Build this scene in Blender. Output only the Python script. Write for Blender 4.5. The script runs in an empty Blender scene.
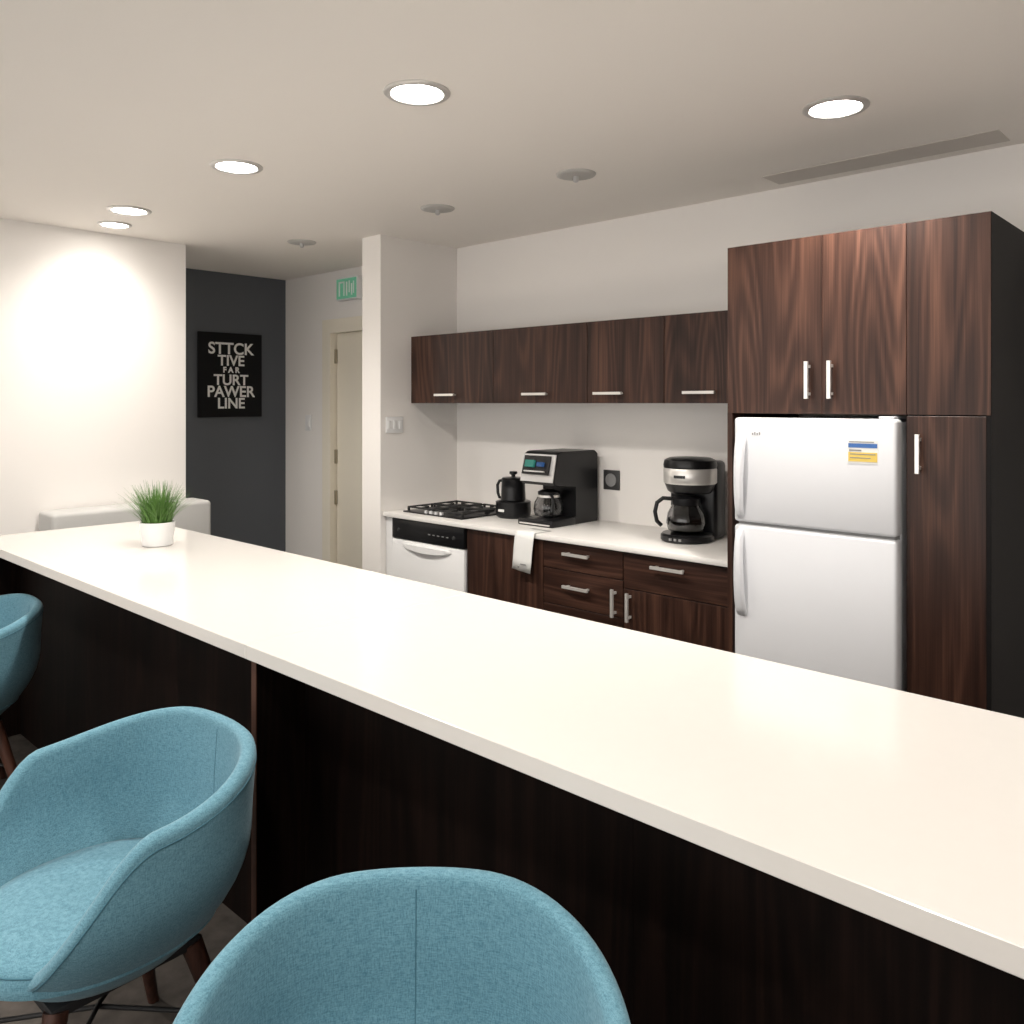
import bpy, bmesh, math, random
from mathutils import Vector, Matrix, Euler
random.seed(7)
S = bpy.context.scene
COL = S.collection

# ------------------------------------------------------------------ materials
def new_mat(name):
    m = bpy.data.materials.new(name); m.use_nodes = True
    nt = m.node_tree
    return m, nt, nt.nodes["Principled BSDF"]

def plain(name, col, rough=0.5, metal=0.0, noise=0.03, nscale=8.0, bump=0.0, bscale=200.0, emis=None, estr=0, spec=0.5, coat=0, trans=0, ior=1.45, alpha=1):
    m, nt, b = new_mat(name)
    N, L = nt.nodes, nt.links
    b.inputs["Roughness"].default_value = rough
    b.inputs["Metallic"].default_value = metal
    b.inputs["Specular IOR Level"].default_value = spec
    b.inputs["Coat Weight"].default_value = coat
    b.inputs["Transmission Weight"].default_value = trans
    b.inputs["IOR"].default_value = ior
    b.inputs["Alpha"].default_value = alpha
    tc = N.new("ShaderNodeTexCoord")
    n = N.new("ShaderNodeTexNoise"); n.inputs["Scale"].default_value = nscale; n.inputs["Detail"].default_value = 3
    L.new(tc.outputs["Object"], n.inputs["Vector"])
    mr = N.new("ShaderNodeMapRange"); mr.inputs[3].default_value = 1-noise; mr.inputs[4].default_value = 1+noise
    L.new(n.outputs["Fac"], mr.inputs[0])
    mx = N.new("ShaderNodeVectorMath"); mx.operation = 'SCALE'
    mx.inputs[0].default_value = col
    L.new(mr.outputs[0], mx.inputs["Scale"])
    L.new(mx.outputs[0], b.inputs["Base Color"])
    if bump:
        n2 = N.new("ShaderNodeTexNoise"); n2.inputs["Scale"].default_value = bscale
        L.new(tc.outputs["Object"], n2.inputs["Vector"])
        bp = N.new("ShaderNodeBump"); bp.inputs["Strength"].default_value = bump; bp.inputs["Distance"].default_value = 0.002
        L.new(n2.outputs["Fac"], bp.inputs["Height"]); L.new(bp.outputs[0], b.inputs["Normal"])
    if emis:
        b.inputs["Emission Color"].default_value = (*emis, 1); b.inputs["Emission Strength"].default_value = estr
    return m

def wood(name, dark, mid, light, horizontal=False, rough=0.42, spec=0.3):
    m, nt, b = new_mat(name)
    N, L = nt.nodes, nt.links
    tc = N.new("ShaderNodeTexCoord"); oi = N.new("ShaderNodeObjectInfo")
    off = N.new("ShaderNodeVectorMath"); off.operation = 'SCALE'; off.inputs[0].default_value = (17.3, 9.1, 23.7)
    L.new(oi.outputs["Random"], off.inputs["Scale"])
    add = N.new("ShaderNodeVectorMath"); add.operation = 'ADD'
    L.new(tc.outputs["Object"], add.inputs[0]); L.new(off.outputs[0], add.inputs[1])
    def noise(scale_along, scale_across, detail, rough=0.5):
        mp = N.new("ShaderNodeMapping")
        mp.inputs["Scale"].default_value = (scale_along, scale_across, scale_across) if horizontal else (scale_across, scale_across, scale_along)
        L.new(add.outputs[0], mp.inputs["Vector"])
        n = N.new("ShaderNodeTexNoise"); n.inputs["Scale"].default_value = 1.0; n.inputs["Detail"].default_value = detail; n.inputs["Roughness"].default_value = rough
        L.new(mp.outputs[0], n.inputs["Vector"]); return n
    n1 = noise(0.55, 5.0, 1.5, 0.4)
    mul = N.new("ShaderNodeMath"); mul.operation = 'MULTIPLY'; mul.inputs[1].default_value = 105.0
    L.new(n1.outputs["Fac"], mul.inputs[0])
    sn = N.new("ShaderNodeMath"); sn.operation = 'SINE'; L.new(mul.outputs[0], sn.inputs[0])
    mr = N.new("ShaderNodeMapRange"); mr.inputs[1].default_value = -1; mr.inputs[2].default_value = 1
    L.new(sn.outputs[0], mr.inputs[0])
    n2 = noise(3, 190, 3)
    n3 = noise(0.35, 16, 2)
    a1 = N.new("ShaderNodeMath"); a1.operation = 'MULTIPLY_ADD'; a1.inputs[1].default_value = 0.15
    L.new(mr.outputs[0], a1.inputs[0])
    a2 = N.new("ShaderNodeMath"); a2.operation = 'MULTIPLY'; a2.inputs[1].default_value = 0.40
    L.new(n2.outputs["Fac"], a2.inputs[0]); L.new(a2.outputs[0], a1.inputs[2])
    a3 = N.new("ShaderNodeMath"); a3.operation = 'MULTIPLY_ADD'; a3.inputs[1].default_value = 0.60
    L.new(n3.outputs["Fac"], a3.inputs[0]); L.new(a1.outputs[0], a3.inputs[2])
    cr = N.new("ShaderNodeValToRGB")
    e = cr.color_ramp.elements
    e[0].position = 0.38; e[0].color = (*dark, 1); e[1].position = 0.78; e[1].color = (*light, 1)
    em = cr.color_ramp.elements.new(0.57); em.color = (*mid, 1)
    L.new(a3.outputs[0], cr.inputs[0]); L.new(cr.outputs[0], b.inputs["Base Color"])
    b.inputs["Roughness"].default_value = rough
    b.inputs["Specular IOR Level"].default_value = spec
    return m

def fabric(name, c1, c2):
    m, nt, b = new_mat(name)
    N, L = nt.nodes, nt.links
    tc = N.new("ShaderNodeTexCoord")
    hs = []
    for sc in ((600, 600, 100), (100, 100, 600), (420, 420, 420)):
        mp = N.new("ShaderNodeMapping"); mp.inputs["Scale"].default_value = sc
        L.new(tc.outputs["Object"], mp.inputs["Vector"])
        n = N.new("ShaderNodeTexNoise"); n.inputs["Scale"].default_value = 1; n.inputs["Detail"].default_value = 2
        L.new(mp.outputs[0], n.inputs["Vector"]); hs.append(n)
    mx = N.new("ShaderNodeMath"); mx.operation = 'ADD'
    L.new(hs[0].outputs["Fac"], mx.inputs[0]); L.new(hs[1].outputs["Fac"], mx.inputs[1])
    m2 = N.new("ShaderNodeMath"); m2.operation = 'MULTIPLY_ADD'; m2.inputs[1].default_value = 0.5
    L.new(mx.outputs[0], m2.inputs[0])
    m3 = N.new("ShaderNodeMath"); m3.operation = 'MULTIPLY_ADD'; m3.inputs[1].default_value = 0.3; m3.inputs[2].default_value = -0.15
    L.new(hs[2].outputs["Fac"], m3.inputs[0]); L.new(m3.outputs[0], m2.inputs[2])
    cr = N.new("ShaderNodeValToRGB"); e = cr.color_ramp.elements
    e[0].position = 0.35; e[0].color = (*c1, 1); e[1].position = 0.67; e[1].color = (*c2, 1)
    L.new(m2.outputs[0], cr.inputs[0]); L.new(cr.outputs[0], b.inputs["Base Color"])
    bp = N.new("ShaderNodeBump"); bp.inputs["Strength"].default_value = 0.25; bp.inputs["Distance"].default_value = 0.001
    L.new(m2.outputs[0], bp.inputs["Height"]); L.new(bp.outputs[0], b.inputs["Normal"])
    b.inputs["Roughness"].default_value = 0.85
    b.inputs["Specular IOR Level"].default_value = 0.2
    b.inputs["Sheen Weight"].default_value = 0.12
    return m

M = {}
M['wall'] = plain("wall_paint", (0.85, 0.82, 0.79), 0.6, noise=0.012, nscale=2, bump=0.05, bscale=300)
M['ceil'] = plain("ceiling_paint", (0.92, 0.875, 0.825), 0.8, noise=0.012, nscale=2)
M['dark'] = plain("charcoal_paint", (0.095, 0.104, 0.118), 0.6, noise=0.02)
M['floor'] = plain("dark_carpet_tile", (0.075, 0.066, 0.059), 0.9, noise=0.55, nscale=22, bump=0.3, bscale=120, spec=0.2)
M['wood'] = wood("walnut_laminate", (0.017, 0.0070, 0.0046), (0.040, 0.0172, 0.0112), (0.092, 0.042, 0.027))
M['woodh'] = wood("walnut_laminate_horizontal", (0.017, 0.007, 0.0047), (0.040, 0.0172, 0.0112), (0.085, 0.039, 0.026), horizontal=True)
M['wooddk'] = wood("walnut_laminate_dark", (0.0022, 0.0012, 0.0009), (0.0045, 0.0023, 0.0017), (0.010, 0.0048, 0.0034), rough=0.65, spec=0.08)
M['carc'] = plain("cabinet_carcass_dark", (0.012, 0.009, 0.009), 0.5)
M['side'] = plain("cabinet_side_black", (0.008, 0.007, 0.007), 0.6, spec=0.15)
M['quartz'] = plain("white_quartz", (0.645, 0.618, 0.585), 0.16, noise=0.012, nscale=30)
M['quartzk'] = plain("white_laminate_top", (0.80, 0.78, 0.75), 0.3, noise=0.012, nscale=30)
M['fridge'] = plain("white_enamel", (0.74, 0.75, 0.78), 0.34, noise=0.008, bump=0.06, bscale=400)
M['whitep'] = plain("white_plastic", (0.80, 0.80, 0.80), 0.35, noise=0.01)
M['cream'] = plain("cream_gloss_paint", (0.84, 0.785, 0.67), 0.4, noise=0.01)
M['steel'] = plain("brushed_nickel", (0.78, 0.76, 0.73), 0.32, metal=0.55, noise=0.03)
M['ring'] = plain("lamp_trim_satin", (0.66, 0.64, 0.62), 0.35, metal=0.4)
M['silver'] = plain("silver_plastic", (0.62, 0.62, 0.62), 0.3, metal=0.6)
M['cover'] = plain("sprinkler_cover", (0.50, 0.49, 0.47), 0.5)
M['black'] = plain("black_plastic", (0.008, 0.008, 0.009), 0.28, noise=0.05, spec=0.4)
M['blackm'] = plain("black_matte", (0.012, 0.012, 0.013), 0.6, noise=0.05)
M['iron'] = plain("cast_iron", (0.02, 0.02, 0.02), 0.65, bump=0.1)
M['glass'] = plain("smoked_glass", (0.65, 0.65, 0.66), 0.03, trans=1.0, noise=0.0)
M['coffee'] = plain("coffee_dark", (0.015, 0.010, 0.008), 0.2)
M['blue'] = fabric("blue_weave", (0.068, 0.175, 0.232), (0.155, 0.312, 0.385))
M['seam'] = plain("blue_piping", (0.05, 0.145, 0.195), 0.8)
M['leg'] = wood("stained_leg_wood", (0.022, 0.009, 0.006), (0.05, 0.02, 0.013), (0.09, 0.038, 0.025))
M['bench'] = plain("light_grey_upholstery", (0.52, 0.515, 0.50), 0.8, bump=0.2, bscale=500)
M['grass'] = plain("grass_green", (0.085, 0.19, 0.035), 0.55, noise=0.5, nscale=60)
M['soil'] = plain("soil", (0.03, 0.02, 0.012), 0.9, noise=0.4, nscale=80)
M['poster'] = plain("black_poster", (0.006, 0.006, 0.007), 0.6, spec=0.2)
M['ink'] = plain("white_ink", (0.8, 0.8, 0.78), 0.6)
M['green'] = plain("exit_green", (0.12, 0.34, 0.22), 0.4, emis=(0.12, 0.4, 0.25), estr=0.15)
M['lens'] = plain("lamp_lens", (0.9, 0.9, 0.88), 0.4, emis=(1.0, 0.95, 0.88), estr=22)
M['screen'] = plain("lcd_screen", (0.01, 0.02, 0.04), 0.15, emis=(0.05, 0.15, 0.4), estr=0.2)
M['screeng'] = plain("lcd_green", (0.02, 0.1, 0.08), 0.2, emis=(0.04, 0.3, 0.25), estr=0.15)
M['yellow'] = plain("label_yellow", (0.75, 0.55, 0.12), 0.5)
M['lblue'] = plain("label_blue", (0.05, 0.15, 0.42), 0.5)
M['grey'] = plain("mid_grey_plastic", (0.25, 0.25, 0.25), 0.5)
M['outlet'] = plain("dark_outlet_plastic", (0.045, 0.045, 0.045), 0.4)
M['ceilshade'] = plain("ceiling_shadow_taupe", (0.66, 0.615, 0.57), 0.8)
M['brass'] = plain("hinge_metal", (0.42, 0.38, 0.30), 0.35, metal=1)

# ------------------------------------------------------------------ builders
class G:
    """group: an Empty parent. world=True -> part coordinates are given in room coordinates."""
    def __init__(s, name, loc=(0, 0, 0), rz=0.0, world=False):
        s.e = bpy.data.objects.new(name, None); s.e.empty_display_size = 0.1
        COL.objects.link(s.e); s.e.location = loc; s.e.rotation_euler = (0, 0, rz)
        s.inv = Matrix.Translation(-Vector(loc)) if world else None
    def add(s, o):
        o.parent = s.e
        if s.inv: o.matrix_parent_inverse = s.inv
        return o

def link(o, g):
    COL.objects.link(o)
    if g: g.add(o)
    return o

def mesh_obj(name, bm, mat, g=None, smooth=False, auto=None):
    me = bpy.data.meshes.new(name); 
    bmesh.ops.recalc_face_normals(bm, faces=bm.faces[:])
    bm.to_mesh(me); bm.free()
    me.materials.append(mat)
    if smooth:
        for p in me.polygons: p.use_smooth = True
    o = bpy.data.objects.new(name, me)
    link(o, g)
    if smooth and auto:
        try: me.set_sharp_from_angle(angle=math.radians(auto))
        except Exception: pass
    return o

def bm_box(bm, x0, x1, y0, y1, z0, z1):
    r = bmesh.ops.create_cube(bm, size=1.0)
    for v in r['verts']:
        v.co = Vector(((x0+x1)/2 + v.co.x*(x1-x0), (y0+y1)/2 + v.co.y*(y1-y0), (z0+z1)/2 + v.co.z*(z1-z0)))
    return r['verts']

def box(name, x0, x1, y0, y1, z0, z1, mat, g=None, bevel=0.0, seg=2):
    bm = bmesh.new(); bm_box(bm, x0, x1, y0, y1, z0, z1)
    if bevel:
        bmesh.ops.bevel(bm, geom=bm.edges[:], offset=bevel, segments=seg, profile=0.5, affect='EDGES')
    return mesh_obj(name, bm, mat, g, smooth=bool(bevel), auto=35 if bevel else None)

def boxes(name, lst, mat, g=None):
    bm = bmesh.new()
    for b in lst: bm_box(bm, *b)
    return mesh_obj(name, bm, mat, g)

def lathe(name, prof, mat, g=None, c=(0, 0, 0), seg=40, sx=1, sy=1, cap=True, auto=40):
    bm = bmesh.new(); rings = []
    for r, z in prof:
        ring = []
        for i in range(seg):
            a = 2*math.pi*i/seg
            ring.append(bm.verts.new((c[0]+max(r, 1e-4)*math.cos(a)*sx, c[1]+max(r, 1e-4)*math.sin(a)*sy, c[2]+z)))
        rings.append(ring)
    for a, b in zip(rings[:-1], rings[1:]):
        for i in range(seg):
            j = (i+1) % seg
            bm.faces.new((a[i], a[j], b[j], b[i]))
    if cap:
        bm.faces.new(rings[0]); bm.faces.new(rings[-1])
    return mesh_obj(name, bm, mat, g, smooth=True, auto=auto)

def tube(name, pts, r, mat, g=None, cyclic=False, res=4):
    cu = bpy.data.curves.new(name, 'CURVE'); cu.dimensions = '3D'
    sp = cu.splines.new('POLY'); sp.points.add(len(pts)-1)
    for p, q in zip(sp.points, pts): p.co = (*q, 1)
    sp.use_cyclic_u = cyclic
    cu.bevel_depth = r; cu.bevel_resolution = res; cu.use_fill_caps = True
    cu.materials.append(mat)
    o = bpy.data.objects.new(name, cu)
    return link(o, g)

def prism(name, poly, x0, x1, mat, g=None, bevel=0.0):
    """extrude a y-z polygon along x"""
    bm = bmesh.new()
    a = [bm.verts.new((x0, y, z)) for y, z in poly]; b = [bm.verts.new((x1, y, z)) for y, z in poly]
    bm.faces.new(a); bm.faces.new(b[::-1])
    n = len(poly)
    for i in range(n): bm.faces.new((a[i], a[(i+1) % n], b[(i+1) % n], b[i]))
    if bevel: bmesh.ops.bevel(bm, geom=bm.edges[:], offset=bevel, segments=2, affect='EDGES')
    return mesh_obj(name, bm, mat, g, smooth=bool(bevel), auto=35)

def taper(name, p0, p1, r0, r1, mat, g=None, seg=16):
    p0, p1 = Vector(p0), Vector(p1); d = (p1-p0); q = d.to_track_quat('Z', 'Y')
    bm = bmesh.new()
    A = [bm.verts.new(p0 + q @ Vector((r0*math.cos(2*math.pi*i/seg), r0*math.sin(2*math.pi*i/seg), 0))) for i in range(seg)]
    B = [bm.verts.new(p1 + q @ Vector((r1*math.cos(2*math.pi*i/seg), r1*math.sin(2*math.pi*i/seg), 0))) for i in range(seg)]
    for i in range(seg): bm.faces.new((A[i], A[(i+1) % seg], B[(i+1) % seg], B[i]))
    bm.faces.new(A[::-1]); bm.faces.new(B)
    return mesh_obj(name, bm, mat, g, smooth=True, auto=40)

def handle_h(name, xa, xb, y, z, g):
    bm = bmesh.new()
    bm_box(bm, xa, xb, y-0.034, y-0.024, z-0.006, z+0.006)
    bm_box(bm, xa+0.012, xa+0.022, y-0.026, y, z-0.004, z+0.004)
    bm_box(bm, xb-0.022, xb-0.012, y-0.026, y, z-0.004, z+0.004)
    return mesh_obj(name, bm, M['steel'], g)
def handle_v(name, x, y, za, zb, g):
    bm = bmesh.new()
    bm_box(bm, x-0.006, x+0.006, y-0.034, y-0.024, za, zb)
    bm_box(bm, x-0.004, x+0.004, y-0.026, y, za+0.012, za+0.022)
    bm_box(bm, x-0.004, x+0.004, y-0.026, y, zb-0.022, zb-0.012)
    return mesh_obj(name, bm, M['steel'], g)

# ------------------------------------------------------------------ room
HC = 2.43
YB = 3.42     # kitchen / corridor back wall
XD = -5.55    # charcoal wall
XL = -4.73    # left white wall
box("floor", -5.70, 2.6, -2.6, 3.60, -0.1, 0.0, M['floor'])
box("ceiling", -5.70, 2.6, -2.6, 3.60, HC, HC+0.1, M['ceil'])
DX0, DX1, DZ = -4.955, -4.09, 2.005
boxes("wall_back", [(XD, DX0, YB, YB+0.12, 0, HC), (DX1, 2.5, YB, YB+0.12, 0, HC), (DX0, DX1, YB, YB+0.12, DZ, HC)], M['wall'])
box("wall_corridor", XD-0.12, XD, -2.5, YB+0.12, 0, HC, M['dark'])
box("wall_left", XL-0.12, XL, -2.5, 2.25, 0, HC, M['wall'])
box("wall_right", 2.5, 2.6, -2.5, YB+0.12, 0, HC, M['wall'])
# wall behind the camera; wide unseen window added to let in fill light
WX0, WX1, WZ0, WZ1 = -4.2, 2.1, 0.35, 2.3
boxes("wall_front", [(XD, WX0, -2.6, -2.5, 0, HC), (WX1, 2.5, -2.6, -2.5, 0, HC), (WX0, WX1, -2.6, -2.5, 0, WZ0), (WX0, WX1, -2.6, -2.5, WZ1, HC)], M['wall'])
fr = []
for i in range(6):
    x = WX0+(WX1-WX0)*i/5
    fr.append((x-0.025, x+0.025, -2.57, -2.52, WZ0, WZ1))
fr += [(WX0, WX1, -2.57, -2.52, WZ0, WZ0+0.05), (WX0, WX1, -2.57, -2.52, WZ1-0.05, WZ1)]
boxes("added_fill_window", fr, M['whitep'])
box("wall_partition", -3.82, -3.655, 2.845, YB, 0, HC, M['wall'])
box("baseboard_left", XL, XL+0.012, -2.5, 2.25, 0, 0.1, M['whitep'])
box("baseboard_back", XD, DX0-0.09, YB-0.012, YB, 0, 0.1, M['whitep'])
# door + casing
g = G("door_1", (-4.52, YB+0.06, 0), world=True)
box("leaf", DX0+0.02, DX1-0.02, YB+0.035, YB+0.075, 0.006, DZ-0.012, M['cream'], g, 0.003)
for i, z in enumerate((1.83, 1.12, 0.83, 0.25)):
    box("hinge_%d" % (i+1), DX0+0.008, DX0+0.028, YB+0.018, YB+0.036, z-0.05, z+0.05, M['brass'], g, 0.003)
taper("lever_rose", (DX1-0.09, YB+0.036, 1.0), (DX1-0.09, YB+0.01, 1.0), 0.025, 0.025, M['steel'], g)
box("lever", DX1-0.20, DX1-0.08, YB-0.006, YB+0.010, 0.99, 1.01, M['steel'], g, 0.004)
W = 0.085
boxes("trim_1", [(DX0-W, DX0+0.012, YB-0.018, YB, 0, DZ+W), (DX1-0.012, DX1+W, YB-0.018, YB, 0, DZ+W), (DX0+0.012, DX1-0.012, YB-0.018, YB, DZ-0.012, DZ+W),
                 (DX0, DX0+0.012, YB, YB+0.12, 0, DZ), (DX1-0.012, DX1, YB, YB+0.12, 0, DZ), (DX0+0.012, DX1-0.012, YB, YB+0.12, DZ-0.012, DZ),
                 (DX0+0.012, DX0+0.03, YB+0.078, YB+0.12, 0, DZ-0.012), (DX1-0.03, DX1-0.012, YB+0.078, YB+0.12, 0, DZ-0.012)], M['cream'])

# shadow band on the ceiling above tall cupboard, painted as a taupe strip
g = G("ceiling_shadow_strip", (-1.15, 3.28, HC), world=True)
box("plate", -1.58, -0.72, 3.19, 3.35, HC-0.002, HC, M['ceilshade'], g)

# ------------------------------------------------------------------ downlights
def downlight(x, y, r=0.10, power=30, vis=True):
    g = G("recessed_downlight", (x, y, HC))
    lathe("trim_ring", [(r, 0), (r, -0.003), (r*0.94, -0.008), (r*0.80, -0.008), (r*0.74, -0.001), (r*0.74, 0)], M['ring'], g, cap=False)
    lathe("lens", [(r*0.74, -0.0005), (r*0.68, -0.005), (r*0.4, -0.008), (0.001, -0.009)], M['lens'], g, cap=False)
    l = bpy.data.lights.new("downlight_lamp", 'SPOT'); l.energy = power; l.spot_size = math.radians(150); l.spot_blend = 0.9
    l.shadow_soft_size = 0.06; l.color = (1.0, 0.945, 0.875)
    o = bpy.data.objects.new("lamp", l); link(o, g); o.location = (0, 0, -0.03)
for x, y, r, p in [(-1.905, 1.62, .1, 40), (-3.015, 1.64, .1, 35), (-4.08, 1.66, .1, 19), (-4.46, 1.74, .083, 10), (-1.04, 2.60, .1, 42),
                   (-0.75, 0.1, .1, 32), (-2.9, 0.1, .1, 30), (0.6, 1.62, .1, 38), (-0.75, -1.5, .1, 30), (-2.9, -1.5, .1, 26), (-5.2, 1.3, .1, 38)]:  # last entry: unseen corridor lamp, added to brighten the far door
    downlight(x, y, r, p)
for x, y in [(-2.115, 2.64), (-2.966, 2.65), (-4.16, 2.67)]:
    g = G("fire_sprinkler", (x, y, HC))
    lathe("cover_plate", [(0.001, -0.010), (0.06, -0.010), (0.078, -0.006), (0.082, -0.001), (0.082, 0)], M['cover'], g)
    lathe("nozzle", [(0.012, 0), (0.012, -0.02), (0.007, -0.025), (0.001, -0.026)], M['silver'], g, c=(0, 0, -0.008), seg=16)

# ------------------------------------------------------------------ wall cabinets
UZ0, UZ1, UY = 1.499, 1.877, 3.06
XR = -1.545
g = G("wall_cabinet", (-2.6, 3.24, UZ0), world=True)
box("carcass", -3.652, XR-0.002, UY+0.021, YB-0.001, UZ0, UZ1, M['carc'], g)
div = [-3.652, -2.997, -2.385, -1.966, XR-0.002]
for i in range(4):
    box("door_panel_%d" % (i+1), div[i]+0.0015, div[i+1]-0.0015, UY, UY+0.02, UZ0, UZ1, M['wood'], g, 0.001, 1)
for i, (a, b) in enumerate([(-3.42, -3.265), (-2.77, -2.615), (-2.327, -2.171), (-1.857, -1.708)]):
    handle_h("handle_%d" % (i+1), a, b, UY, UZ0+0.045, g)

# ------------------------------------------------------------------ tall cabinet
TY, TZ = 2.84, 2.084
TR = -0.660
g = G("refrigerator_cupboard", (-1.1, 3.1, 0), world=True)
box("side_panel_left", XR, XR+0.02, TY+0.0, YB-0.001, 0, 1.462, M['wood'], g)
box("carcass_upper", XR, TR-0.018, TY+0.021, YB-0.001, 1.465, TZ, M['side'], g)
box("carcass_tower", -0.905, TR-0.018, TY+0.021, YB-0.001, 0.0, 1.464, M['side'], g)
box("side_panel_right", TR-0.018, TR, TY, YB-0.001, 0, TZ, M['side'], g)
for i, (a, b) in enumerate([(XR, -1.183), (-1.183, -0.905), (-0.905, TR-0.001)]):
    box("upper_door_%d" % (i+1), a+0.0007, b-0.0007, TY-0.001, TY+0.02, 1.462, TZ, M['wood'], g, 0.0006, 1)
box("tower_door", -0.905, TR-0.014, TY-0.001, TY+0.02, 0.08, 1.458, M['wood'], g, 0.001, 1)
handle_v("handle_1", -1.228, TY, 1.515, 1.645, g)
handle_v("handle_2", -1.148, TY, 1.515, 1.645, g)
handle_v("handle_3", -0.864, TY, 1.275, 1.40, g)

# ------------------------------------------------------------------ refrigerator
FX0, FX1, FY = -1.492, -0.920, 2.79
g = G("refrigerator", (-1.2, 3.1, 0), world=True)
box("cabinet_body", FX0+0.004, FX1-0.004, FY+0.065, YB-0.03, 0.03, 1.440, M['fridge'], g, 0.008)
box("freezer_door", FX0, FX1, FY, FY+0.06, 1.066, 1.447, M['fridge'], g, 0.012, 3)
box("lower_door", FX0, FX1, FY, FY+0.06, 0.09, 1.056, M['fridge'], g, 0.012, 3)
box("gasket", FX0+0.01, FX1-0.01, FY+0.02, FY+0.066, 0.10, 1.44, M['grey'], g)
box("kick_grille", FX0+0.01, FX1-0.01, FY+0.04, FY+0.07, 0.02, 0.085, M['grey'], g)
for i, (x, y) in enumerate([(FX0+.05, 2.9), (FX1-.05, 2.9), (FX0+.05, 3.3), (FX1-.05, 3.3)]):
    lathe("foot_%d" % (i+1), [(0.02, 0), (0.02, 0.035)], M['black'], g, c=(x, y, 0), seg=12)
def fridge_handle(name, z0, z1, wide_top):
    bm = bmesh.new(); secs = []
    n = 18
    for i in range(n+1):
        t = i/n; z = z0+(z1-z0)*t; d = 0.032*min(1, math.sin(math.pi*t)**0.4)
        w = 0.028 + 0.012*(t if wide_top else 1-t)
        y0 = FY-0.002-d; y1 = FY+0.004-max(0, d-0.013)
        xa = FX0+0.012; xb = xa+w
        secs.append([bm.verts.new((xa, y1, z)), bm.verts.new((xa+0.003, y0+0.003, z)), bm.verts.new((xa+0.008, y0, z)), bm.verts.new((xb-0.008, y0, z)), bm.verts.new((xb-0.003, y0+0.003, z)), bm.verts.new((xb, y1, z))])
    for a, b in zip(secs[:-1], secs[1:]):
        for k in range(6): bm.faces.new((a[k], a[(k+1) % 6], b[(k+1) % 6], b[k]))
    bm.faces.new(secs[0]); bm.faces.new(secs[-1])
    mesh_obj(name, bm, M['fridge'], g, smooth=True, auto=50)
fridge_handle("freezer_handle", 1.078, 1.395, True)
fridge_handle("lower_handle", 0.725, 1.045, False)
box("hinge_cap", FX1-0.06, FX1-0.012, FY+0.012, FY+0.09, 1.447, 1.456, M['fridge'], g, 0.003)
box("energy_label", -1.075, -0.977, FY-0.001, FY+0.0003, 1.30, 1.378, M['ink'], g)
box("label_blue", -1.073, -0.979, FY-0.0016, FY-0.001, 1.352, 1.366, M['lblue'], g)
box("label_yellow", -1.073, -0.979, FY-0.0016, FY-0.001, 1.306, 1.337, M['yellow'], g)
boxes("label_print", [(-1.067, -0.985, FY-0.002, FY-0.0016, 1.329, 1.332), (-1.067, -1.0, FY-0.002, FY-0.0016, 1.317, 1.320), (-1.07, -1.03, FY-0.002, FY-0.001, 1.341, 1.346), (-1.07, -0.99, FY-0.002, FY-0.001, 1.370, 1.373)], M['grey'], g)
boxes("badge", [(-1.42+i*0.009, -1.415+i*0.009, FY-0.001, FY, 1.385, 1.392+0.003*(i % 2)) for i in range(4)], M['grey'], g)

# ------------------------------------------------------------------ base cabinets + worktop
KY = 2.882
g = G("base_cabinet", (-2.6, 3.15, 0), world=True)
box("carcass", -3.005, XR-0.002, KY+0.021, YB-0.001, 0.10, 0.874, M['carc'], g)
box("toe_kick", -3.005, XR-0.002, KY+0.06, KY+0.08, 0.0, 0.10, M['carc'], g)
box("filler_strip", -3.653, -3.585, KY, YB-0.001, 0.0, 0.874, M['whitep'], g)
box("panel_door_1", -3.005, -2.502, KY, KY+0.02, 0.10, 0.868, M['wood'], g, 0.001, 1)
box("drawer_1", -2.499, -2.056, KY, KY+0.02, 0.751, 0.868, M['woodh'], g, 0.001, 1)
box("drawer_2", -2.499, -2.056, KY, KY+0.02, 0.59, 0.747, M['woodh'], g, 0.001, 1)
box("drawer_3", -2.499, -2.056, KY, KY+0.02, 0.10, 0.586, M['woodh'], g, 0.001, 1)
box("drawer_4", -2.052, XR-0.004, KY, KY+0.02, 0.72, 0.868, M['woodh'], g, 0.001, 1)
box("panel_door_2", -2.052, XR-0.004, KY, KY+0.02, 0.10, 0.716, M['wood'], g, 0.001, 1)
handle_h("handle_1", -2.364, -2.222, KY, 0.828, g)
handle_h("handle_2", -2.364, -2.222, KY, 0.682, g)
handle_h("handle_3", -1.90, -1.746, KY, 0.830, g)
handle_v("handle_4", -2.092, KY, 0.592, 0.71, g)
handle_v("handle_5", -2.016, KY, 0.585, 0.705, g)
box("worktop", -3.654, XR-0.001, 2.858, YB-0.001, 0.876, 0.90, M['quartzk'], g, 0.003)

# dishwasher
g = G("dishwasher", (-3.3, 3.15, 0), world=True)
DA, DB = -3.583, -3.016
box("tub_body", DA+0.002, DB-0.002, KY+0.03, YB-0.03, 0.0, 0.870, M['grey'], g)
box("front_door", DA, DB, KY-0.012, KY+0.028, 0.10, 0.762, M['whitep'], g, 0.006)
box("control_fascia", DA, DB, KY-0.014, KY+0.028, 0.766, 0.873, M['black'], g, 0.004)
box("toe_panel", DA+0.01, DB-0.01, KY+0.03, KY+0.05, 0.0, 0.095, M['blackm'], g)
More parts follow.
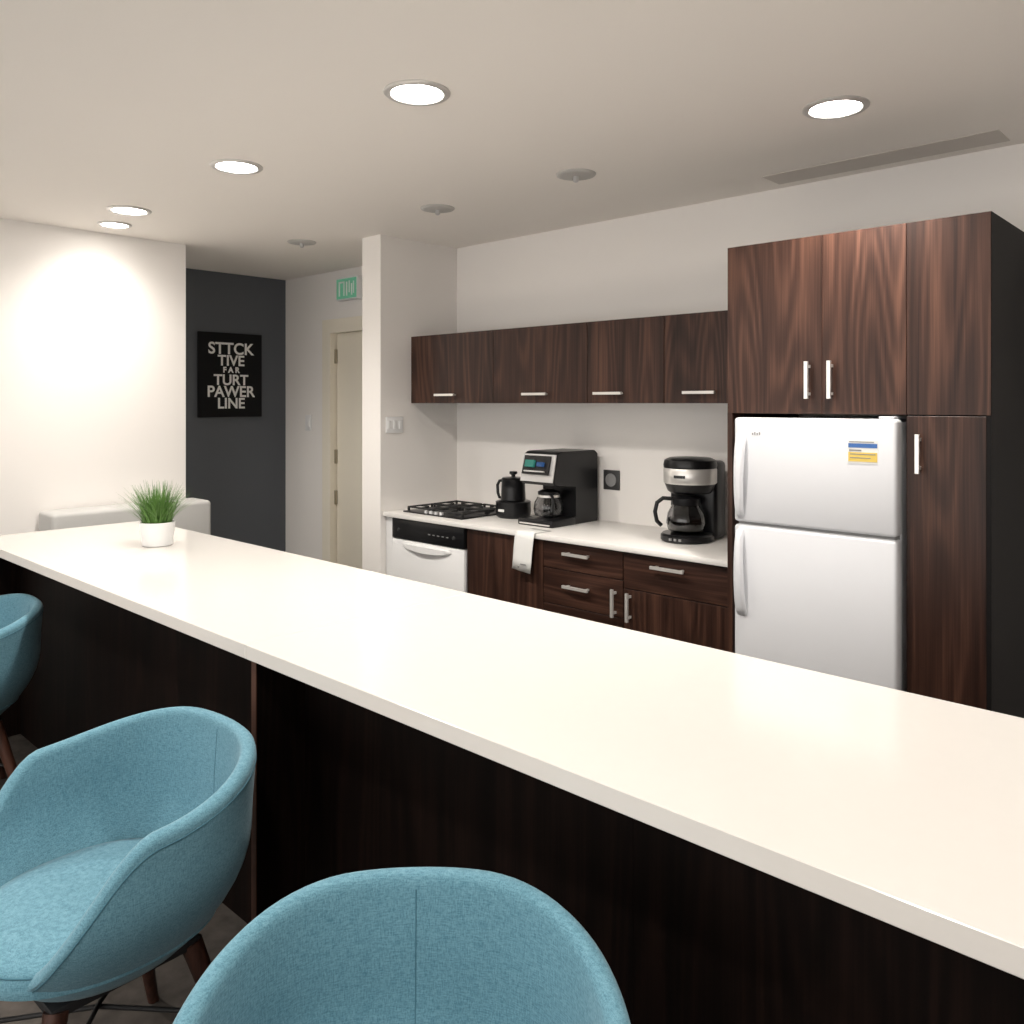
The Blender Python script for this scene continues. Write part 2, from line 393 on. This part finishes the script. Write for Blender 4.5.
# curved pull scoop
bm = bmesh.new(); A = []
n = 16
for i in range(n+1):
    t = i/n; x = DA+0.09+(DB-DA-0.18)*t; s = math.sin(math.pi*t)**0.6
    A.append([bm.verts.new((x, KY-0.012, 0.748)), bm.verts.new((x, KY-0.012-0.022*s, 0.744)), bm.verts.new((x, KY-0.012-0.022*s, 0.734-0.022*s)), bm.verts.new((x, KY-0.012, 0.730-0.022*s))])
for a, b in zip(A[:-1], A[1:]):
    for k in range(3): bm.faces.new((a[k], a[k+1], b[k+1], b[k]))
mesh_obj("pull_handle", bm, M['whitep'], g, smooth=True, auto=50)
boxes("buttons", [(DA+0.30+i*0.035, DA+0.315+i*0.035, KY-0.016, KY-0.013, 0.81, 0.815) for i in range(5)], M['grey'], g)
for i, x in enumerate((DA+0.06, DB-0.07)):
    taper("dial_%d" % (i+1), (x, KY-0.013, 0.815), (x, KY-0.022, 0.815), 0.010, 0.008, M['outlet'], g)

# gas cooktop
g = G("gas_cooktop", (-3.33, 3.13, 0.90))
box("glass_plate", -0.235, 0.235, -0.20, 0.20, 0.0, 0.008, M['black'], g, 0.003)
for i, (bx, by, br) in enumerate([(-0.115, -0.09, .04), (0.115, -0.09, .032), (-0.115, 0.10, .032), (0.115, 0.10, .045)]):
    lathe("burner_%d" % (i+1), [(br, 0.008), (br, 0.018), (br*0.8, 0.020), (br*0.75, 0.024), (0.001, 0.025)], M['iron'], g, c=(bx, by, 0), seg=24)
    bars = []
    for sgn in (-1, 1):
        bars.append((bx-0.10 if sgn < 0 else bx+0.03, bx-0.03 if sgn < 0 else bx+0.10, by-0.004, by+0.004, 0.024, 0.032))
        bars.append((bx-0.004, bx+0.004, by-0.085 if sgn < 0 else by+0.03, by-0.03 if sgn < 0 else by+0.085, 0.024, 0.032))
        bars.append((bx+sgn*0.10-0.004, bx+sgn*0.10+0.004, by-0.085, by+0.085, 0.024, 0.032))
        bars.append((bx-0.10, bx+0.10, by+sgn*0.085-0.004, by+sgn*0.085+0.004, 0.024, 0.032))
        for s2 in (-1, 1):
            bars.append((bx+sgn*0.10-0.005, bx+sgn*0.10+0.005, by+s2*0.085-0.005, by+s2*0.085+0.005, 0.008, 0.032))
    boxes("grate_%d" % (i+1), bars, M['iron'], g)
for i in range(4):
    lathe("knob_%d" % (i+1), [(0.014, 0.008), (0.013, 0.022), (0.001, 0.023)], M['silver'], g, c=(-0.06+i*0.04, -0.182, 0), seg=16)

# kettle on its base
g = G("kettle", (-2.985, 3.20, 0.90))
lathe("base_pot", [(0.080, 0.0), (0.090, 0.008), (0.094, 0.03), (0.092, 0.075), (0.094, 0.082), (0.088, 0.086), (0.055, 0.088)], M['black'], g)
lathe("jug", [(0.058, 0.088), (0.066, 0.092), (0.063, 0.15), (0.061, 0.195), (0.064, 0.20), (0.057, 0.208), (0.02, 0.212)], M['black'], g)
lathe("lid_knob", [(0.012, 0.21), (0.010, 0.222), (0.022, 0.228), (0.020, 0.240), (0.001, 0.242)], M['black'], g, seg=20)
tube("handle", [(-0.05, -0.02, 0.19), (-0.072, -0.030, 0.188), (-0.082, -0.035, 0.165), (-0.080, -0.034, 0.125), (-0.072, -0.031, 0.10), (-0.06, -0.02, 0.098)], 0.008, M['black'], g)
tube("spout", [(0.045, 0.01, 0.17), (0.066, 0.018, 0.19), (0.074, 0.02, 0.198)], 0.010, M['black'], g)
box("level_mark", -0.02, 0.02, -0.0955, -0.088, 0.035, 0.048, M['ink'], g, 0.002)

# espresso / bean-to-cup maker with glass carafe
g = G("coffee_maker", (-2.680, 3.225, 0.90))
hw = 0.108
prism("housing", [(-0.175, 0.0), (0.165, 0.0), (0.165, 0.345), (0.14, 0.362), (-0.13, 0.362), (-0.155, 0.35), (-0.185, 0.215), (-0.175, 0.20), (-0.01, 0.19), (-0.01, 0.035), (-0.175, 0.03)], -hw, hw, M['black'], g, 0.004)
def quad_slab(name, yz0, yz1, xa, xb, th, mat):
    (y0, z0), (y1, z1) = yz0, yz1
    d = Vector((0, y1-y0, z1-z0)).normalized(); nrm = Vector((0, -d.z, d.y))
    poly = [(y0, z0), (y1, z1), (y1+nrm.y*th, z1+nrm.z*th), (y0+nrm.y*th, z0+nrm.z*th)]
    return prism(name, poly, xa, xb, mat, g, 0.0)
quad_slab("fascia", (-0.185, 0.215), (-0.156, 0.348), -hw+0.004, hw-0.004, 0.006, M['silver'])
quad_slab("display", (-0.1875, 0.250), (-0.162, 0.340), -hw+0.018, hw-0.03, 0.009, M['black'])
quad_slab("screen", (-0.1865, 0.285), (-0.177, 0.318), -hw+0.04, hw-0.12, 0.014, M['screeng'])
quad_slab("screen_text", (-0.1855, 0.290), (-0.180, 0.310), hw-0.10, hw-0.06, 0.014, M['screen'])
quad_slab("keypad", (-0.1885, 0.262), (-0.187, 0.268), -hw+0.034, hw-0.05, 0.012, M['silver'])
lathe("carafe_glass", [(0.045, 0.036), (0.068, 0.045), (0.075, 0.075), (0.070, 0.11), (0.052, 0.14), (0.05, 0.15), (0.047, 0.15), (0.049, 0.138), (0.067, 0.108), (0.072, 0.075), (0.065, 0.048), (0.043, 0.039)], M['glass'], g, c=(0, -0.095, 0), cap=True)
lathe("carafe_lid", [(0.054, 0.150), (0.054, 0.162), (0.03, 0.172), (0.001, 0.173)], M['black'], g, c=(0, -0.095, 0))
lathe("carafe_band", [(0.0545, 0.134), (0.0545, 0.146), (0.0535, 0.146), (0.0535, 0.134)], M['steel'], g, c=(0, -0.095, 0), cap=False)
tube("carafe_handle", [(0.045, -0.13, 0.148), (0.075, -0.155, 0.145), (0.088, -0.165, 0.12), (0.085, -0.163, 0.08), (0.065, -0.148, 0.06)], 0.007, M['black'], g)
box("drip_tray", -hw-0.004, hw+0.004, -0.20, -0.02, 0.0, 0.034, M['black'], g, 0.006)
box("tray_rim", -hw+0.012, hw-0.012, -0.206, -0.198, 0.008, 0.014, M['steel'], g)

# drip coffee maker
g = G("coffee_maker", (-1.925, 3.205, 0.90), rz=math.radians(8))
lathe("warming_base", [(0.10, 0), (0.108, 0.006), (0.108, 0.026), (0.10, 0.034), (0.001, 0.036)], M['black'], g, c=(0, -0.03, 0), sx=1.05, sy=1.15)
box("water_tank", -0.108, 0.112, 0.02, 0.145, 0.0, 0.345, M['black'], g, 0.022, 3)
lathe("brew_head", [(0.085, 0.205), (0.098, 0.215), (0.112, 0.25)], M['black'], g, c=(0, -0.0, 0))
lathe("steel_band", [(0.113, 0.248), (0.116, 0.252), (0.116, 0.312), (0.113, 0.316)], M['steel'], g)
lathe("lid", [(0.115, 0.316), (0.117, 0.33), (0.112, 0.35), (0.09, 0.36), (0.001, 0.364)], M['black'], g)
lathe("carafe_glass", [(0.055, 0.037), (0.078, 0.05), (0.086, 0.08), (0.080, 0.12), (0.058, 0.160), (0.056, 0.175), (0.053, 0.175), (0.055, 0.158), (0.077, 0.118), (0.083, 0.08), (0.075, 0.053), (0.053, 0.040)], M['glass'], g, c=(0, -0.045, 0))
lathe("coffee_fill", [(0.05, 0.043), (0.073, 0.055), (0.080, 0.08), (0.077, 0.10), (0.001, 0.10)], M['coffee'], g, c=(0, -0.045, 0))
lathe("carafe_collar", [(0.060, 0.158), (0.062, 0.178), (0.062, 0.185), (0.04, 0.196), (0.001, 0.198)], M['black'], g, c=(0, -0.045, 0))
tube("carafe_handle", [(-0.045, -0.075, 0.182), (-0.085, -0.095, 0.185), (-0.108, -0.107, 0.165), (-0.116, -0.111, 0.125), (-0.109, -0.108, 0.085), (-0.092, -0.096, 0.065)], 0.009, M['black'], g)
box("badge", -0.025, 0.025, -0.1185, -0.112, 0.276, 0.288, M['black'], g)
boxes("buttons", [(-0.03+i*0.022, -0.018+i*0.022, -0.1455-0.012, -0.135, 0.012, 0.022) for i in range(3)], M['grey'], g)

# hanging tea towel / paper
g = G("dish_towel", (-2.570, 2.853, 0.9))
bm = bmesh.new(); rows = []
path = [(0.10, 0.0035), (0.05, 0.003), (0.004, 0.003), (-0.004, -0.002), (-0.007, -0.03), (-0.010, -0.08), (-0.010, -0.13), (-0.012, -0.18)]
for k, (py, pz) in enumerate(path):
    row = []
    for i in range(9):
        t = i/8-0.5
        row.append(bm.verts.new((t*0.115 - (k*0.0045), py-0.0015*math.sin(t*9+k*.3)*(1 if k > 3 else 0), pz - 0.012*t*(1 if k > 3 else 0))))
    rows.append(row)
for a, b in zip(rows[:-1], rows[1:]):
    for i in range(8): bm.faces.new((a[i], a[i+1], b[i+1], b[i]))
o = mesh_obj("cloth", bm, M['ink'], g, smooth=True)
sm = o.modifiers.new("s", 'SOLIDIFY'); sm.thickness = 0.0015; sm.offset = 0
boxes("print_marks", [(-0.035, 0.0, -0.0155, -0.0135, -0.150, -0.145), (-0.05, -0.042, -0.0155, -0.0135, -0.165, -0.158)], M['grey'], g)

# switches, outlet
def plate(name, loc, rz, w, h, rockers, mp, mr):
    g = G(name, loc, rz)
    box("plate", -w/2, w/2, -0.008, 0, -h/2, h/2, mp, g, 0.003)
    n = rockers
    for i in range(n):
        cx = (i-(n-1)/2)*w/n
        box("rocker_%d" % (i+1), cx-w/n*0.28, cx+w/n*0.28, -0.012, -0.006, -h*0.26, h*0.26, mr, g, 0.002)
plate("light_switch", (-3.655, 2.94, 1.378), math.radians(90), 0.12, 0.09, 3, M['whitep'], M['whitep'])
plate("light_switch", (-5.235, YB, 1.355), 0, 0.075, 0.115, 1, M['whitep'], M['whitep'])
g = G("power_outlet", (-2.505, YB, 1.11))
box("plate", -0.05, 0.05, -0.008, 0, -0.05, 0.05, M['outlet'], g, 0.003)
lathe("socket", [(0.001, 0), (0.032, 0), (0.034, 0.005), (0.030, 0.006), (0.026, 0.002), (0.001, 0.001)], M['grey'], g, seg=24).rotation_euler = (math.radians(90), 0, 0)
for c in g.e.children:
    if c.name.startswith("socket"): c.location = (0, -0.008, 0)

# exit sign
g = G("exit_sign", (-4.71, YB, 2.285))
box("housing", -0.122, 0.122, -0.045, 0, -0.078, 0.078, M['whitep'], g, 0.004)
box("face", -0.112, 0.112, -0.048, -0.044, -0.068, 0.068, M['green'], g)
boxes("pictogram", [(-0.085, -0.07, -0.050, -0.047, -0.05, 0.05), (-0.07, -0.02, -0.050, -0.047, 0.038, 0.05), (-0.03, -0.018, -0.050, -0.047, -0.05, 0.05),
                    (0.0, 0.014, -0.050, -0.047, -0.05, 0.045), (0.03, 0.042, -0.050, -0.047, -0.03, 0.05), (0.058, 0.07, -0.050, -0.047, -0.05, 0.03), (0.08, 0.09, -0.05, -0.047, -0.04, 0.045)], M['ink'], g)

# word poster
g = G("framed_poster", (XD, 2.965, 1.70), rz=math.radians(90))
box("board", -0.243, 0.243, -0.022, 0, -0.30, 0.30, M['poster'], g, 0.003)
words = [("STTCK", 0.115, 0.150), ("TIVE", 0.105, 0.068), ("F A R", 0.055, 0.018), ("TURT", 0.105, -0.07), ("PAWER", 0.11, -0.155), ("LINE", 0.105, -0.237)]
for i, (w, s, z) in enumerate(words):
    cu = bpy.data.curves.new("word_%d" % (i+1), 'FONT'); cu.body = w; cu.size = s; cu.align_x = 'CENTER'; cu.extrude = 0.001; cu.offset = 0.0022
    cu.materials.append(M['ink'])
    o = bpy.data.objects.new("word_%d" % (i+1), cu); link(o, g)
    o.rotation_euler = (math.radians(90), 0, 0); o.location = (0.0, -0.0235, z)

# bench at left wall
g = G("upholstered_bench", (-4.55, 1.83, 0), world=True)
box("backrest", -4.715, -4.50, 1.455, 2.295, 0.46, 0.945, M['bench'], g, 0.022, 4)
box("seat_cushion", -4.715, -4.30, 1.455, 2.295, 0.32, 0.455, M['bench'], g, 0.025, 3)
box("plinth", -4.69, -4.33, 1.47, 2.27, 0.0, 0.32, M['blackm'], g)

# ------------------------------------------------------------------ bar counter
g = G("bar_counter", (-1.7, 1.45, 0), world=True)
BF, BB = 1.053, 1.82
box("top_slab_1", -4.27, -1.8943, BF, BB, 0.864, 0.90, M['quartz'], g, 0.0015, 1)
box("top_slab_2", -1.8937, 0.95, BF, BB, 0.864, 0.90, M['quartz'], g, 0.0015, 1)
xs = [-4.20, -3.05, -1.91, -0.85, 0.20, 0.88]
for i in range(5):
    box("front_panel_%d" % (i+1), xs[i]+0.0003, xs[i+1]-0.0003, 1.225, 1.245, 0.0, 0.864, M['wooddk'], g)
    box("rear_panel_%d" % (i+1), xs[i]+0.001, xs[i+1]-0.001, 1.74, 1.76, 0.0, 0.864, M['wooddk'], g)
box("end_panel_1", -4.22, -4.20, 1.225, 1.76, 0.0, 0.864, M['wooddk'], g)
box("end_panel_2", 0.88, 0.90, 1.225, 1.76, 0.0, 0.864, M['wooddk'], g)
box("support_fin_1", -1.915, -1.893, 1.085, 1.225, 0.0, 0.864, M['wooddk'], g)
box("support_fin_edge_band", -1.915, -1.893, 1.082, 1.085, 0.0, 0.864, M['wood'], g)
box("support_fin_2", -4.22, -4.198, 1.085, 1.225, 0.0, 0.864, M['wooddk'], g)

# ------------------------------------------------------------------ potted grass
g = G("potted_grass", (-3.485, 1.535, 0.90))
lathe("pot", [(0.055, 0.0), (0.060, 0.004), (0.070, 0.092), (0.071, 0.100), (0.064, 0.100), (0.062, 0.085)], M['whitep'], g)
lathe("soil", [(0.062, 0.078), (0.062, 0.086), (0.001, 0.09)], M['soil'], g)
bm = bmesh.new()
for k in range(480):
    a = random.uniform(0, 2*math.pi); r0 = 0.055*math.sqrt(random.random())
    lean = random.uniform(0.1, 1.0)*(0.35+r0/0.055*0.65); H = random.uniform(0.125, 0.205)*(1.0-0.22*lean); out = 0.15*lean
    a2 = a+random.uniform(-.5, .5); wd = random.uniform(0.0016, 0.0030)
    perp = Vector((-math.sin(a2), math.cos(a2), 0))
    prev = None
    for s in range(5):
        t = s/4
        p = Vector((r0*math.cos(a)+math.cos(a2)*out*t**1.5, r0*math.sin(a)+math.sin(a2)*out*t**1.5, 0.085+H*t-0.025*lean*t*t))
        w = wd*(1-t)+0.0003
        cur = (bm.verts.new(p-perp*w), bm.verts.new(p+perp*w))
        if prev: bm.faces.new((prev[0], prev[1], cur[1], cur[0]))
        prev = cur
mesh_obj("grass_blades", bm, M['grass'], g)

# ------------------------------------------------------------------ tub chairs
def sstep(a, b, x):
    t = max(0, min(1, (x-a)/(b-a))); return t*t*(3-2*t)
def rimH(th):
    a = abs((th+math.pi) % (2*math.pi) - math.pi)  # 0 = back
    d = math.degrees(a)
    return 0.748 - 0.058*sstep(20, 95, d) - 0.255*sstep(92, 146, d)
def planR(th, z):
    base = 0.175 + (0.300-0.175)*(1-(1-min(1, max(0, (z-0.355)/0.24)))**2.2)
    base += 0.010*max(0, (z-0.615)/0.14)
    c, s = math.cos(th), math.sin(th)
    k = (abs(c)**2.5+abs(s)**2.5)**(-1/2.5)
    return base*(0.35+0.65*k)
def chair(loc, rz):
    g = G("tub_chair", loc, rz)
    NT = 96; T = 0.036
    prof_n = 12
    bm = bmesh.new(); grid = []
    for i in range(NT):
        th = 2*math.pi*i/NT
        dirv = Vector((-math.sin(th), math.cos(th), 0))   # th=0 -> +y (back)
        H = rimH(th); col = []
        for j in range(prof_n+1):
            z = 0.355+(H-T*0.5-0.355)*(j/prof_n)
            col.append(dirv*planR(th, z)+Vector((0, 0, z)))
        Rr = planR(th, H-T*0.5)
        for k in range(1, 6):      # rounded rim
            a = math.pi*k/6
            col.append(dirv*(Rr-T*0.5+T*0.5*math.cos(a))+Vector((0, 0, H-T*0.5+T*0.5*math.sin(a))))
        for j in range(prof_n, -1, -1):
            z = 0.405+(H-T*0.5-0.405)*(j/prof_n)
            z = min(z, H-T*0.5)
            col.append(dirv*max(0.05, (planR(th, z)-T))+Vector((0, 0, z)))
        grid.append([bm.verts.new(p) for p in col])
    m = len(grid[0])
    for i in range(NT):
        a, b = grid[i], grid[(i+1) % NT]
        for j in range(m-1): bm.faces.new((a[j], b[j], b[j+1], a[j+1]))
    bm.faces.new([c[0] for c in grid]); bm.faces.new([c[-1] for c in grid])
    mesh_obj("shell", bm, M['blue'], g, smooth=True, auto=60)
    bm = bmesh.new(); rings = []
    for (f, z) in [(0.0, 0.472), (0.5, 0.470), (0.8, 0.464), (0.93, 0.455), (0.985, 0.44), (1.0, 0.42), (0.99, 0.407)]:
        rings.append([bm.verts.new(Vector((-math.sin(2*math.pi*i/NT), math.cos(2*math.pi*i/NT), 0))*max(0.0005, f*(planR(2*math.pi*i/NT, 0.46)-T+0.004+0.025*sstep(120, 170, abs(math.degrees((2*math.pi*i/NT+math.pi) % (2*math.pi)-math.pi)))))+Vector((0, 0, z))) for i in range(NT)])
    for a, b in zip(rings[:-1], rings[1:]):
        for i in range(NT): bm.faces.new((a[i], a[(i+1) % NT], b[(i+1) % NT], b[i]))
    bm.faces.new(rings[0]); bm.faces.new(rings[-1])
    mesh_obj("seat", bm, M['blue'], g, smooth=True, auto=60)
    pts = []
    for i in range(NT):
        th = 2*math.pi*i/NT; H = rimH(th); z = H-T*0.75
        pts.append(Vector((-math.sin(th), math.cos(th), 0))*(planR(th, z)+0.0001)+Vector((0, 0, z)))
    tube("rim_piping", pts, 0.0014, M['seam'], g, cyclic=True, res=2)
    pts = []
    for i in range(NT):
        th = 2*math.pi*i/NT
        d = abs(math.degrees((th+math.pi) % (2*math.pi)-math.pi))
        pts.append(Vector((-math.sin(th), math.cos(th), 0))*(planR(th, 0.46)-T+0.002+0.025*sstep(120, 170, d))*0.985+Vector((0, 0, 0.445)))
    tube("seat_piping", pts, 0.002, M['seam'], g, cyclic=True, res=2)
    pts = [Vector((0, planR(0, z)-T+0.0, z)) for z in [0.46+i*(0.725-0.46)/12 for i in range(13)]]
    tube("inner_seam", pts, 0.0010, M['seam'], g, res=2)
    pts = [Vector((0, planR(0, z)+0.0, z)) for z in [0.36+i*(0.715-0.36)/14 for i in range(15)]]
    tube("outer_seam", pts, 0.0011, M['seam'], g, res=2)
    box("underframe", -0.15, 0.15, -0.15, 0.15, 0.335, 0.357, M['blackm'], g, 0.004)
    for i, (sx, sy) in enumerate([(1, 1), (-1, 1), (-1, -1), (1, -1)]):
        taper("leg_%d" % (i+1), (sx*0.135, sy*0.135, 0.345), (sx*0.225, sy*0.225, 0.0), 0.023, 0.013, M['leg'], g)
    tube("crossbar_1", [(0.175, 0.175, 0.19), (0, 0, 0.215), (-0.175, -0.175, 0.19)], 0.005, M['blackm'], g)
    tube("crossbar_2", [(-0.175, 0.175, 0.19), (0, 0, 0.222), (0.175, -0.175, 0.19)], 0.005, M['blackm'], g)
chair((-1.850, 0.690, 0), math.radians(2))
chair((-0.823, 0.6690, 0), math.radians(45))
chair((-3.555, 0.79, 0), math.radians(-5))

# ------------------------------------------------------------------ world + camera
w = bpy.data.worlds.new("World"); S.world = w; w.use_nodes = True
w.node_tree.nodes["Background"].inputs[0].default_value = (1.0, 0.965, 0.925, 1)
w.node_tree.nodes["Background"].inputs[1].default_value = 1.3

cam = bpy.data.cameras.new("camera"); co = bpy.data.objects.new("camera", cam); COL.objects.link(co)
co.location = (0, 0, 1.5); co.rotation_euler = (math.radians(90), 0, math.radians(43.1))
cam.sensor_width = 36; cam.lens = 36*830/1024; cam.shift_y = -109/1024; cam.clip_start = 0.02
S.camera = co
S.view_settings.view_transform = 'Standard'
S.view_settings.exposure = 1.05
